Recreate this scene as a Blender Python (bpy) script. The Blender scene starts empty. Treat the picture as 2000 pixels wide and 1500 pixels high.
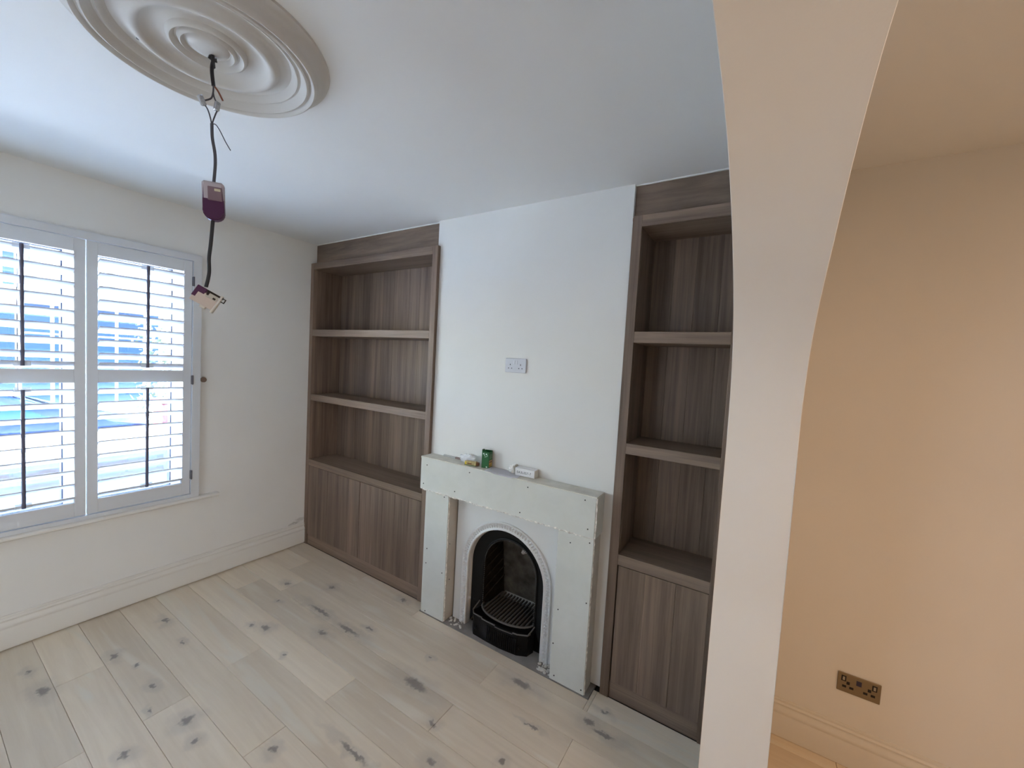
import bpy, bmesh, math, random
from mathutils import Vector, Matrix, noise
random.seed(7)
PI = math.pi
scene = bpy.context.scene
col = scene.collection

# ------------------------------------------------------------------ camera
YAW, PITCH, ROLL = 0.56056, -0.05362, 0.05666
fw = Vector((math.cos(PITCH)*math.cos(YAW), math.cos(PITCH)*math.sin(YAW), math.sin(PITCH)))
r0 = Vector((math.sin(YAW), -math.cos(YAW), 0)); u0 = r0.cross(fw)
rt = r0*math.cos(ROLL) + u0*math.sin(ROLL); up = -r0*math.sin(ROLL) + u0*math.cos(ROLL)
cd = bpy.data.cameras.new('camera'); cam = bpy.data.objects.new('camera', cd); col.objects.link(cam)
cd.sensor_width = 36; cd.lens = 775.33/2000*36; cd.clip_start = .02; cd.clip_end = 200
M = Matrix.Identity(4)
for i in range(3):
    M[i][0] = rt[i]; M[i][1] = up[i]; M[i][2] = -fw[i]
M[2][3] = 1.7075
cam.matrix_world = M
scene.camera = cam

# ------------------------------------------------------------------ world, sun, lights, exposure
w = bpy.data.worlds.new('sky'); scene.world = w; w.use_nodes = True
nt = w.node_tree; nt.nodes.clear()
wo = nt.nodes.new('ShaderNodeOutputWorld'); bg = nt.nodes.new('ShaderNodeBackground')
sk = nt.nodes.new('ShaderNodeTexSky'); sk.sky_type = 'NISHITA'; sk.sun_disc = False
sk.sun_elevation = math.radians(48); sk.sun_rotation = math.radians(265); sk.air_density = 1.2; sk.dust_density = 2.0
wb_ = nt.nodes.new('ShaderNodeMixRGB'); wb_.blend_type = 'MULTIPLY'; wb_.inputs[0].default_value = 1; wb_.inputs[2].default_value = (.98, .98, .95, 1)   # camera white balance
nt.links.new(sk.outputs[0], wb_.inputs[1]); nt.links.new(wb_.outputs[0], bg.inputs[0]); nt.links.new(bg.outputs[0], wo.inputs[0])
bg.inputs[1].default_value = 3.1

def light(name, kind, loc, direction, energy, color, size=1.0, sy=None, spread=PI):
    l = bpy.data.lights.new(name, kind); o = bpy.data.objects.new(name, l); col.objects.link(o)
    l.energy = energy; l.color = color; o.location = loc
    o.rotation_euler = Vector(direction).to_track_quat('-Z', 'Y').to_euler()
    if kind == 'AREA':
        l.size = size
        if sy: l.shape = 'RECTANGLE'; l.size_y = sy
        l.spread = spread
    return o
sun = light('sun', 'SUN', (0, -5, 12), (.85, .07, -.62), 53.0, (1, .98, .95)); sun.data.angle = .01
# sky light arriving through the front window opening (portal just outside the glass)
pw = light('window_portal', 'AREA', (.13, 3.66, 1.46), (0, -1, 0), 1, (1, 1, 1), 2.3, 1.8); pw.data.cycles.is_portal = True
# rear room: warm ceiling lamps and an added fill light, unseen behind the camera
light('rear_ceiling_lamp', 'AREA', (.3, -1.6, 2.55), (0, 0, -1), 5.3, (1, .58, .30), .9)
light('rear_ceiling_lamp', 'AREA', (.3, -2.9, 2.55), (0, 0, -1), 4.4, (1, .58, .30), .9)
light('rear_fill_light', 'AREA', (-.2, -3.7, 1.25), (.02, 1, .03), 3.0, (.97, .98, .97), 1.7, 2.1, math.radians(70))  # added fill aimed through the arch; no garden doors are built
light('left_fill_light', 'AREA', (-1.30, 1.7, 1.25), (1, 0, 0), 4.6, (.80, .90, 1), .9, 2.0)      # unseen fill added to brighten the front room; the left wall is solid
scene.view_settings.view_transform = 'Standard'; scene.view_settings.look = 'None'
scene.view_settings.gamma = 1; scene.view_settings.use_curve_mapping = False
scene.view_settings.exposure = 1.67
scene.cycles.max_bounces = 10; scene.cycles.diffuse_bounces = 6; scene.cycles.caustics_reflective = False
scene.cycles.caustics_refractive = False; scene.cycles.sample_clamp_indirect = 6

# ------------------------------------------------------------------ materials
MATS = {}
def mat(name, color, rough=.6, spec=.5, metal=0, bump=0, bscale=200, var=0, vscale=3, alpha=1, trans=0, coat=0, emit=None):
    if name in MATS: return MATS[name]
    m = bpy.data.materials.new(name); m.use_nodes = True; MATS[name] = m
    n = m.node_tree; b = n.nodes['Principled BSDF']
    b.inputs['Base Color'].default_value = (*color, 1); b.inputs['Roughness'].default_value = rough
    b.inputs['Specular IOR Level'].default_value = spec; b.inputs['Metallic'].default_value = metal
    b.inputs['Coat Weight'].default_value = coat; b.inputs['Transmission Weight'].default_value = trans
    b.inputs['Alpha'].default_value = alpha
    g = n.nodes.new('ShaderNodeNewGeometry')
    if var:
        t = n.nodes.new('ShaderNodeTexNoise'); t.inputs['Scale'].default_value = vscale; t.inputs['Detail'].default_value = 4
        n.links.new(g.outputs['Position'], t.inputs['Vector'])
        r = n.nodes.new('ShaderNodeValToRGB'); n.links.new(t.outputs['Fac'], r.inputs[0])
        r.color_ramp.elements[0].position = .3; r.color_ramp.elements[1].position = .7
        r.color_ramp.elements[0].color = (*[c*(1-var) for c in color], 1); r.color_ramp.elements[1].color = (*[min(1, c*(1+var)) for c in color], 1)
        n.links.new(r.outputs[0], b.inputs['Base Color'])
    if bump:
        t = n.nodes.new('ShaderNodeTexNoise'); t.inputs['Scale'].default_value = bscale; t.inputs['Detail'].default_value = 3
        n.links.new(g.outputs['Position'], t.inputs['Vector'])
        bp = n.nodes.new('ShaderNodeBump'); bp.inputs['Strength'].default_value = bump; bp.inputs['Distance'].default_value = .002
        n.links.new(t.outputs['Fac'], bp.inputs['Height']); n.links.new(bp.outputs[0], b.inputs['Normal'])
    if emit: b.inputs['Emission Color'].default_value = (*emit[:3], 1); b.inputs['Emission Strength'].default_value = emit[3]
    return m

def spots(n, pos, pts, warp=.03, wscale=14):
    """sum of soft stains at given world points: (x,y,z,rx,ry,rz,strength) -> value output"""
    t = n.nodes.new('ShaderNodeTexNoise'); t.inputs['Scale'].default_value = wscale; t.inputs['Detail'].default_value = 3
    n.links.new(pos, t.inputs['Vector'])
    s = n.nodes.new('ShaderNodeVectorMath'); s.operation = 'SUBTRACT'; s.inputs[1].default_value = (.5, .5, .5); n.links.new(t.outputs['Color'], s.inputs[0])
    k = n.nodes.new('ShaderNodeVectorMath'); k.operation = 'SCALE'; k.inputs['Scale'].default_value = warp; n.links.new(s.outputs[0], k.inputs[0])
    a = n.nodes.new('ShaderNodeVectorMath'); a.operation = 'ADD'; n.links.new(pos, a.inputs[0]); n.links.new(k.outputs[0], a.inputs[1])
    last = None
    for (x, y, z, rx, ry, rz, st) in pts:
        d = n.nodes.new('ShaderNodeVectorMath'); d.operation = 'SUBTRACT'; d.inputs[1].default_value = (x, y, z); n.links.new(a.outputs[0], d.inputs[0])
        mlt = n.nodes.new('ShaderNodeVectorMath'); mlt.operation = 'MULTIPLY'; mlt.inputs[1].default_value = (1/rx, 1/ry, 1/rz); n.links.new(d.outputs[0], mlt.inputs[0])
        L = n.nodes.new('ShaderNodeVectorMath'); L.operation = 'LENGTH'; n.links.new(mlt.outputs[0], L.inputs[0])
        mr = n.nodes.new('ShaderNodeMapRange'); mr.interpolation_type = 'SMOOTHSTEP'
        mr.inputs['From Min'].default_value = 1.25; mr.inputs['From Max'].default_value = .45; mr.inputs['To Min'].default_value = 0; mr.inputs['To Max'].default_value = st
        n.links.new(L.outputs['Value'], mr.inputs['Value'])
        if last is None: last = mr.outputs[0]
        else:
            mx = n.nodes.new('ShaderNodeMath'); mx.operation = 'MAXIMUM'; n.links.new(last, mx.inputs[0]); n.links.new(mr.outputs[0], mx.inputs[1]); last = mx.outputs[0]
    return last

def wood(name, dark, light_, axis, rough=.5, rand=.25, grain=(55, 1.6), bump=.25):
    """grain runs along axis (0,1,2) in world space; each object gets its own tone"""
    if name in MATS: return MATS[name]
    m = bpy.data.materials.new(name); m.use_nodes = True; MATS[name] = m
    n = m.node_tree; b = n.nodes['Principled BSDF']; b.inputs['Roughness'].default_value = rough
    b.inputs['Specular IOR Level'].default_value = .35
    g = n.nodes.new('ShaderNodeNewGeometry'); oi = n.nodes.new('ShaderNodeObjectInfo')
    mp = n.nodes.new('ShaderNodeMapping'); sc = [grain[0]]*3; sc[axis] = grain[1]; mp.inputs['Scale'].default_value = sc
    n.links.new(g.outputs['Position'], mp.inputs['Vector'])
    cm = n.nodes.new('ShaderNodeCombineXYZ'); ml = n.nodes.new('ShaderNodeMath'); ml.operation = 'MULTIPLY'; ml.inputs[1].default_value = 40
    n.links.new(oi.outputs['Random'], ml.inputs[0])
    for i in range(3): n.links.new(ml.outputs[0], cm.inputs[i])
    n.links.new(cm.outputs[0], mp.inputs['Location'])
    t1 = n.nodes.new('ShaderNodeTexNoise'); t1.inputs['Scale'].default_value = 1; t1.inputs['Detail'].default_value = 6; t1.inputs['Distortion'].default_value = .6
    t1.inputs['Roughness'].default_value = .65
    n.links.new(mp.outputs[0], t1.inputs['Vector'])
    mp2 = n.nodes.new('ShaderNodeMapping'); sc = [grain[0]*.22]*3; sc[axis] = grain[1]*.4; mp2.inputs['Scale'].default_value = sc
    n.links.new(g.outputs['Position'], mp2.inputs['Vector']); n.links.new(cm.outputs[0], mp2.inputs['Location'])
    t2 = n.nodes.new('ShaderNodeTexNoise'); t2.inputs['Scale'].default_value = 1; t2.inputs['Detail'].default_value = 3; n.links.new(mp2.outputs[0], t2.inputs['Vector'])
    ad = n.nodes.new('ShaderNodeMath'); ad.operation = 'ADD'; n.links.new(t1.outputs['Fac'], ad.inputs[0]); n.links.new(t2.outputs['Fac'], ad.inputs[1])
    r = n.nodes.new('ShaderNodeValToRGB'); r.color_ramp.elements[0].position = .36; r.color_ramp.elements[1].position = .64
    hf = n.nodes.new('ShaderNodeMath'); hf.operation = 'MULTIPLY'; hf.inputs[1].default_value = .5; n.links.new(ad.outputs[0], hf.inputs[0]); n.links.new(hf.outputs[0], r.inputs[0])
    r.color_ramp.elements[0].color = (*dark, 1); r.color_ramp.elements[1].color = (*light_, 1)
    hv = n.nodes.new('ShaderNodeHueSaturation'); mr = n.nodes.new('ShaderNodeMapRange')
    mr.inputs['To Min'].default_value = 1-rand; mr.inputs['To Max'].default_value = 1+rand; n.links.new(oi.outputs['Random'], mr.inputs[0])
    n.links.new(mr.outputs[0], hv.inputs['Value']); n.links.new(r.outputs[0], hv.inputs['Color']); n.links.new(hv.outputs[0], b.inputs['Base Color'])
    bp = n.nodes.new('ShaderNodeBump'); bp.inputs['Strength'].default_value = bump; bp.inputs['Distance'].default_value = .001
    n.links.new(t1.outputs['Fac'], bp.inputs['Height']); n.links.new(bp.outputs[0], b.inputs['Normal'])
    m['_hv'] = hv.name
    return m

WALL = mat('wall_paint', (.735, .73, .70), .75, .2, bump=.12, bscale=90, var=.02, vscale=2)
CEIL = mat('ceiling_paint', (.77, .785, .78), .8, .2, bump=.08, bscale=80, var=.015, vscale=2)
TRIM = mat('trim_gloss', (.70, .685, .64), .35, .4)
SHUT = mat('shutter_white', (.62, .64, .66), .35, .4)
SLAT = mat('slat_white', (.58, .60, .64), .4, .4)
ROD = mat('tilt_rod_grey', (.085, .085, .13), .4)
WOODV = wood('oak_dark_vertical', (.100, .069, .050), (.235, .166, .122), 2, .5, .16)
WOODY = wood('oak_dark_across', (.135, .094, .068), (.275, .20, .148), 1, .5, .08)
WOODP = wood('oak_fascia', (.11, .078, .055), (.255, .182, .133), 1, .5, .05, grain=(30, 2.4))
BOARD = wood('plasterboard_paint', (.57, .59, .555), (.63, .645, .61), 2, .32, 0, grain=(9, 9), bump=.15)
GYP = mat('torn_gypsum', (.74, .72, .68), .9, .2, bump=.8, bscale=160, var=.35, vscale=60)
SCREW = mat('dark_screw', (.03, .03, .03), .4, metal=.6)
IRONW = mat('painted_iron_white', (.66, .67, .67), .3, .5)
IRON = mat('black_iron', (.005, .0055, .006), .45, .18, bump=.4, bscale=120)
GRATE = mat('grate_iron', (.10, .094, .088), .6, .4, bump=.5, bscale=150)
BRICKF = mat('fire_brick', (.14, .122, .10), .9, .1, bump=.8, bscale=40, var=.45, vscale=14)
CONC = mat('hearth_concrete', (.26, .25, .235), .85, .2, bump=.5, bscale=60, var=.2, vscale=9)
WPLAST = mat('white_plastic', (.55, .56, .60), .3, .5)
HOLE = mat('dark_hole', (.01, .01, .01), .8)
BRASS = mat('aged_brass', (.25, .20, .13), .38, .5, metal=.65)
BLKP = mat('black_plastic', (.012, .012, .012), .35)
GLASS = bpy.data.materials.new('window_glass'); GLASS.use_nodes = True
_n = GLASS.node_tree; _n.nodes.clear(); _o = _n.nodes.new('ShaderNodeOutputMaterial'); _m = _n.nodes.new('ShaderNodeMixShader')
_t = _n.nodes.new('ShaderNodeBsdfTransparent'); _g = _n.nodes.new('ShaderNodeBsdfGlossy'); _g.inputs['Roughness'].default_value = .02
_t.inputs[0].default_value = (.95, .98, 1, 1); _m.inputs[0].default_value = .06
_n.links.new(_t.outputs[0], _m.inputs[1]); _n.links.new(_g.outputs[0], _m.inputs[2]); _n.links.new(_m.outputs[0], _o.inputs[0])

def wall_with_smudge():
    n = WALL.node_tree; b = n.nodes['Principled BSDF']; g = n.nodes.new('ShaderNodeNewGeometry')
    v = spots(n, g.outputs['Position'], [(1.90, 3.3525, .205, .05, .2, .012, .5), (1.955, 3.3525, .225, .05, .2, .014, .35), (1.86, 3.3525, .19, .02, .2, .02, .4)], .05, 25)
    mx = n.nodes.new('ShaderNodeMixRGB'); mx.inputs[2].default_value = (.25, .24, .22, 1); n.links.new(v, mx.inputs[0])
    src = b.inputs['Base Color'].links[0].from_socket; n.links.new(src, mx.inputs[1]); n.links.new(mx.outputs[0], b.inputs['Base Color'])
wall_with_smudge()

def floor_mat():
    m = wood('oak_floor', (.66, .565, .44), (.78, .69, .555), 1, .42, .10, grain=(26, 1.5), bump=.12)
    n = m.node_tree; b = n.nodes['Principled BSDF']; g = n.nodes.new('ShaderNodeNewGeometry')
    K = [(.389,2.814,.022,.045),(.647,2.847,.018,.03),(.695,2.677,.01,.014),(.374,3.037,.013,.02),(.693,2.448,.012,.03),(.509,2.109,.018,.025),
         (.713,2.095,.03,.03),(.695,1.949,.018,.018),(.909,2.994,.016,.035),(.896,2.689,.013,.018),(1.232,2.455,.021,.034),(1.194,2.544,.012,.02),
         (.87,1.644,.018,.024),(1.413,2.665,.011,.014),(1.725,2.533,.02,.03),(1.181,2.15,.008,.014),(1.408,2.144,.02,.04),(1.516,2.046,.018,.11),
         (1.60,1.95,.012,.03),(1.931,2.01,.02,.028),(1.054,1.359,.012,.10),(1.464,1.408,.03,.09),(1.644,1.479,.01,.01),(1.797,.963,.022,.07),
         (1.793,.58,.02,.03),(1.77,.50,.016,.06),(1.89,.537,.012,.025),(1.392,.817,.016,.018),(1.213,1.058,.018,.03),(1.56,2.82,.018,.03),(1.61,.80,.006,.04),
         (1.52,2.35,.016,.12),(.64,2.28,.008,.02),(1.35,1.18,.015,.02)]
    v = spots(n, g.outputs['Position'], [(x, y, 0, rx*.92, ry*.92, .3, .62) for x, y, rx, ry in K], .05, 38)
    halo = spots(n, g.outputs['Position'], [(x, y, 0, rx*2.6, ry*2.8, .3, .28) for x, y, rx, ry in K], .10, 12)
    src = b.inputs['Base Color'].links[0].from_socket
    m1 = n.nodes.new('ShaderNodeMixRGB'); m1.inputs[2].default_value = (.35, .335, .32, 1); n.links.new(halo, m1.inputs[0]); n.links.new(src, m1.inputs[1])
    m2 = n.nodes.new('ShaderNodeMixRGB'); m2.inputs[2].default_value = (.095, .09, .095, 1); n.links.new(v, m2.inputs[0]); n.links.new(m1.outputs[0], m2.inputs[1])
    n.links.new(m2.outputs[0], b.inputs['Base Color'])
    # pale sapwood streaks and broad grain figure
    mp = n.nodes.new('ShaderNodeMapping'); mp.inputs['Scale'].default_value = (7, .8, 1); n.links.new(g.outputs['Position'], mp.inputs['Vector'])
    oi = n.nodes.new('ShaderNodeObjectInfo'); cm = n.nodes.new('ShaderNodeCombineXYZ'); ml = n.nodes.new('ShaderNodeMath'); ml.operation = 'MULTIPLY'; ml.inputs[1].default_value = 60
    n.links.new(oi.outputs['Random'], ml.inputs[0]); n.links.new(ml.outputs[0], cm.inputs[0]); n.links.new(ml.outputs[0], cm.inputs[1]); n.links.new(cm.outputs[0], mp.inputs['Location'])
    t = n.nodes.new('ShaderNodeTexNoise'); t.inputs['Scale'].default_value = 1; t.inputs['Detail'].default_value = 4; t.inputs['Distortion'].default_value = 1.2; n.links.new(mp.outputs[0], t.inputs['Vector'])
    mr = n.nodes.new('ShaderNodeMapRange'); mr.inputs['From Min'].default_value = .58; mr.inputs['From Max'].default_value = .66; mr.inputs['To Max'].default_value = .55
    n.links.new(t.outputs['Fac'], mr.inputs[0])
    m3 = n.nodes.new('ShaderNodeMixRGB'); m3.inputs[2].default_value = (.74, .70, .60, 1); n.links.new(mr.outputs[0], m3.inputs[0]); n.links.new(src, m3.inputs[1])
    n.links.new(m3.outputs[0], m1.inputs[1])
    return m
FLOOR = floor_mat()

# ------------------------------------------------------------------ mesh helpers
def new(): return bmesh.new()
def box(bm, x0, x1, y0, y1, z0, z1, bev=0):
    vs = [bm.verts.new((x, y, z)) for x in (x0, x1) for y in (y0, y1) for z in (z0, z1)]
    fs = [(0,1,3,2),(4,6,7,5),(0,4,5,1),(2,3,7,6),(0,2,6,4),(1,5,7,3)]
    F = [bm.faces.new([vs[i] for i in f]) for f in fs]
    if bev:
        es = list({e for f in F for e in f.edges})
        bmesh.ops.bevel(bm, geom=es, offset=bev, segments=1, affect='EDGES', profile=.5)
    return F
def prism(bm, pts, axis, a, b):
    """closed 2-D outline extruded along axis (0,1,2) from a to b; outline uses the other two axes in order"""
    def P(u, v, t):
        q = [u, v]; q.insert(axis, t); return q
    A = [bm.verts.new(P(u, v, a)) for u, v in pts]; B = [bm.verts.new(P(u, v, b)) for u, v in pts]
    n = len(pts)
    bm.faces.new(A[::-1]); bm.faces.new(B)
    for i in range(n): bm.faces.new([A[i], A[(i+1) % n], B[(i+1) % n], B[i]])
def tube(bm, pts, r, seg=10, caps=True):
    pts = [Vector(p) for p in pts]; rings = []
    rr = r if isinstance(r, (list, tuple)) else [r]*len(pts)
    ref = None
    for i, p in enumerate(pts):
        t = (pts[min(i+1, len(pts)-1)] - pts[max(i-1, 0)]).normalized()
        if ref is None: ref = t.orthogonal().normalized()
        ref = (ref - t*ref.dot(t)).normalized(); s = t.cross(ref)
        rings.append([bm.verts.new(p + (ref*math.cos(2*PI*k/seg) + s*math.sin(2*PI*k/seg))*rr[i]) for k in range(seg)])
    for a, b in zip(rings, rings[1:]):
        for k in range(seg): bm.faces.new([a[k], a[(k+1) % seg], b[(k+1) % seg], b[k]])
    if caps: bm.faces.new(rings[0][::-1]); bm.faces.new(rings[-1])
def cyl(bm, c, axis, r, h, seg=16):
    a = Vector(axis).normalized(); c = Vector(c); tube(bm, [c - a*h/2, c + a*h/2], r, seg)
def smooth_path(pts, n=6):
    P = [Vector(p) for p in pts]; out = []
    for i in range(len(P)-1):
        p0 = P[max(i-1, 0)]; p1 = P[i]; p2 = P[i+1]; p3 = P[min(i+2, len(P)-1)]
        for k in range(n):
            t = k/n
            out.append(.5*((2*p1) + (p2-p0)*t + (2*p0-5*p1+4*p2-p3)*t*t + (3*p1-p0-3*p2+p3)*t**3))
    out.append(P[-1]); return out
ORG = {}
def obj(name, bm, m, parent=None, smooth=False, **props):
    bmesh.ops.recalc_face_normals(bm, faces=bm.faces[:])
    me = bpy.data.meshes.new(name)
    xs = [v.co for v in bm.verts]
    mn = Vector([min(v[i] for v in xs) for i in range(3)]); mx = Vector([max(v[i] for v in xs) for i in range(3)])
    o0 = Vector(((mn.x+mx.x)/2, (mn.y+mx.y)/2, mn.z))
    for v in bm.verts: v.co -= o0
    if smooth:
        for f in bm.faces: f.smooth = True
    bm.to_mesh(me); bm.free()
    for mm in (m if isinstance(m, (list, tuple)) else [m]): me.materials.append(mm)
    if smooth: 
        try: me.set_sharp_from_angle(angle=math.radians(40))
        except Exception: pass
    o = bpy.data.objects.new(name, me); col.objects.link(o); ORG[o] = o0
    if parent is not None: o.parent = parent; o.location = o0 - ORG[parent]
    else: o.location = o0
    for k, v in props.items(): o[k] = v
    return o
def thing(name, label, cat, loc, group=None):
    o = bpy.data.objects.new(name, None); col.objects.link(o); o.location = loc; ORG[o] = Vector(loc)
    o['label'] = label; o['category'] = cat
    if group: o['group'] = group
    return o
def part(name, m, parent, *a, bev=0, **k):
    bm = new(); box(bm, *a, bev=bev); return obj(name, bm, m, parent, **k)
def copy_at(o, delta, parent=None):
    c = o.copy(); col.objects.link(c); c.parent = parent if parent is not None else o.parent
    c.location = o.location + Vector(delta); ORG[c] = ORG[o] + Vector(delta); return c
def struct(name, bm, m, **k): return obj(name, bm, m, kind='structure', **k)

# ------------------------------------------------------------------ room shell
H = 2.629; YW = 3.3525; XO = 2.2754; XC = 2.014; XL = -1.35; YB = -3.8
Y1, Y2 = 1.911, .606; N0, N1 = -.104, .080; XJ = 1.42
bm = new(); box(bm, XL-.2, XO+.2, YB-.2, YW+.28, -.2, -.016); floor = struct('floor', bm, mat('subfloor', (.03, .028, .025), .9))
bm = new(); box(bm, XL-.2, XO+.2, YB-.2, YW+.28, H, H+.25); struct('ceiling', bm, CEIL)
# window wall with its opening
WX0, WX1, WZ0, WZ1 = -.882, 1.145, .64, 2.285
bm = new()
box(bm, XL-.2, WX0, YW, YW+.28, -.1, H+.1); box(bm, WX1, XO+.2, YW, YW+.28, -.1, H+.1)
box(bm, WX0, WX1, YW, YW+.28, -.1, WZ0); box(bm, WX0, WX1, YW, YW+.28, WZ1, H+.1)
struct('wall_front', bm, WALL)
bm = new(); box(bm, XO, XO+.2, YB-.2, YW+.1, -.1, H+.1); struct('wall_right', bm, WALL)
bm = new(); box(bm, XL-.2, XL, YB-.2, YW+.1, -.1, H+.1); struct('wall_left', bm, WALL)
bm = new(); box(bm, XL-.2, XO+.2, YB-.2, YB, -.1, H+.1); struct('wall_back', bm, WALL)
# chimney breast, with the firebox opening
bm = new()
box(bm, XC, XO, 1.50, Y1, 0.0, H); box(bm, XC, XO, Y2, .965, 0.012, H); box(bm, XC, XO, .965, 1.50, .69, H)
struct('wall_chimney_breast', bm, WALL)
# partition wall with the arched opening the picture is taken from
arch_r = [(XJ, 0), (XJ, 1.45), (1.412, 1.58), (1.385, 1.68), (1.335, 1.775), (1.265, 1.852), (1.175, 1.92), (1.06, 1.985), (.95, 2.036), (.83, 2.078), (.70, 2.108), (.55, 2.122), (.40, 2.126)]
sp = [Vector((x, 0, z)) for x, z in arch_r[1:]]; sm = smooth_path(sp, 4)
right = [(XJ, -.05)] + [(p.x, p.z) for p in sm]
left = [(.80-x, z) for x, z in reversed(right[:-1])]
out = right + left
bm = new()
top = H+.05
# two side columns and spandrel built as quads between the curve and the ceiling line
n = len(out)
def zn(x, z):
    t = min(1, max(0, (1.15-x)/.5)) if x > .4 else min(1, max(0, (x+.35)/.5))
    return z + .055*t*t*(3-2*t)
for yy, flip in ((N0, False), (N1, True)):
    V = [bm.verts.new((x, yy, z if flip else zn(x, z))) for x, z in out]
    T = [bm.verts.new((x, yy, top)) for x, z in out]
    for i in range(n-1):
        f = [V[i], V[i+1], T[i+1], T[i]]
        if abs(out[i][0]-out[i+1][0]) > 1e-6: bm.faces.new(f if flip else f[::-1])
    R = [bm.verts.new((XO+.05, yy, -.05)), bm.verts.new((XO+.05, yy, top))]
    bm.faces.new(([V[0], V[1], T[1], R[1], R[0]] if not flip else [R[0], R[1], T[1], V[1], V[0]]))
    L = [bm.verts.new((XL-.05, yy, -.05)), bm.verts.new((XL-.05, yy, top))]
    bm.faces.new(([V[-2], V[-1], L[0], L[1], T[-2]] if not flip else [T[-2], L[1], L[0], V[-1], V[-2]]))
A = [bm.verts.new((x, N0, zn(x, z))) for x, z in out]; B = [bm.verts.new((x, N1, z)) for x, z in out]
for i in range(n-1): bm.faces.new([A[i], A[i+1], B[i+1], B[i]])
bmesh.ops.remove_doubles(bm, verts=bm.verts[:], dist=1e-5)
bmesh.ops.bevel(bm, geom=[e for e in bm.edges if len(e.link_faces) == 2 and e.calc_face_angle(0) > 1.2 and max(abs(e.verts[0].co.y-e.verts[1].co.y), 0) < 1e-5], offset=.0012, segments=1, affect='EDGES')
o = struct('wall_partition', bm, WALL, smooth=True)
o.data.set_sharp_from_angle(angle=math.radians(18))

# ---- floorboards, each a plank of its own
known = {.248: [2.254], .425: [2.80], .602: [2.242], .779: [1.71], .956: [2.30], 1.133: [1.69], 1.31: [1.17], 1.487: [.607, 2.77], 1.664: [1.14], 1.841: [.609]}
def plank(x0, x1, y0, y1):
    if y1-y0 < .02 or x1-x0 < .01: return
    dz = random.uniform(-.0005, .0004)
    bm = new(); box(bm, x0+.0006, x1-.0006, y0+.0006, y1-.0006, -.015, dz, bev=.0011)
    obj('floorboard', bm, FLOOR, floor)
k = -10
while True:
    x0 = .602 + .177*k; x1 = x0+.177; k += 1
    if x0 >= XO: break
    x0c, x1c = max(x0, XL), min(x1, XO)
    js = known.get(round(x0, 3), [random.uniform(.3, 2.0)])
    ys = set(js)
    for j in js[:1]:
        y = j-1.86
        while y > YB: ys.add(y); y -= 1.86
        y = max(js)+1.86
        while y < YW: ys.add(y); y += 1.86
    ys = [YB] + sorted(ys) + [YW]
    for a, b in zip(ys, ys[1:]):
        if x1c <= 1.5: plank(x0c, x1c, a, b); continue
        plank(x0c, x1c, a, min(b, N0))
        a2 = max(a, N1)
        if b <= a2: continue
        if x0 < 1.80: plank(x0c, min(x1c, 1.99), a2, b)
        elif x0 < 1.99:
            xm = min(x1c, 1.992)
            for (p, q, xr) in ((N1, .63, xm), (.63, 1.84, 1.912), (1.84, YW, xm)):
                aa, bb = max(a2, p), min(b, q)
                if bb > aa: plank(x0c, xr, aa, bb)
# ---- skirting boards
def skirt_profile(h=.178, z0=.013):
    return [(0, z0), (.020, z0), (.020, z0+.100), (.0175, z0+.106), (.0175, z0+.112), (.020, z0+.118), (.018, z0+.128), (.012, z0+.138), (.010, z0+.146), (.013, z0+.150), (.0135, z0+.156), (.010, z0+.160), (.008, z0+.164), (.0095, z0+.170), (.007, z0+.177), (0, z0+h)]
bm = new(); prism(bm, [(YW-d, z) for d, z in skirt_profile()], 0, XL, 1.984); struct('baseboard_front', bm, TRIM, smooth=True)
bm = new(); prism(bm, [(XO-d, z) for d, z in skirt_profile(z0=.002)], 1, YB, N0); struct('baseboard_right', bm, TRIM, smooth=True)
bm = new(); prism(bm, [(XL+d, z) for d, z in skirt_profile()], 1, YB, YW); struct('baseboard_left', bm, TRIM, smooth=True)

# ------------------------------------------------------------------ window and sill
bm = new()
yf0, yf1 = 3.47, 3.53
def frame_rect(bm, x0, x1, z0, z1, w, y0, y1):
    box(bm, x0, x0+w, y0, y1, z0, z1); box(bm, x1-w, x1, y0, y1, z0, z1)
    box(bm, x0+w, x1-w, y0, y1, z0, z0+w); box(bm, x0+w, x1-w, y0, y1, z1-w, z1)
frame_rect(bm, WX0, WX1, WZ0, WZ1, .035, yf0, yf1+.02)
UPVC = mat('window_frame_white', (.8, .83, .86), .3)
win = struct('window_1', bm, UPVC)
for x0, x1 in ((WX0+.035, .115), (.115, .60), (.60, WX1-.035)):
    bm = new(); frame_rect(bm, x0, x1, WZ0+.035, WZ1-.035, .035, yf0+.005, yf1); obj('sash', bm, UPVC, win)
    bm = new(); frame_rect(bm, x0+.035, x1-.035, WZ0+.07, WZ1-.07, .006, yf0+.002, yf1-.01); obj('gasket', bm, mat('gasket', (.012, .02, .05), .6), win)
    bm = new(); box(bm, x0+.036, x1-.036, yf0+.025, yf0+.03, WZ0+.071, WZ1-.071); obj('pane', bm, GLASS, win)
bm = new()
prof = [(YW+.2, .636), (YW-.038, .636), (YW-.046, .632), (YW-.050, .624), (YW-.048, .615), (YW-.040, .609), (YW, .607), (YW+.2, .607)]
prism(bm, prof, 0, -1.03, 1.31); struct('trim_1', bm, TRIM, smooth=True)

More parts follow.
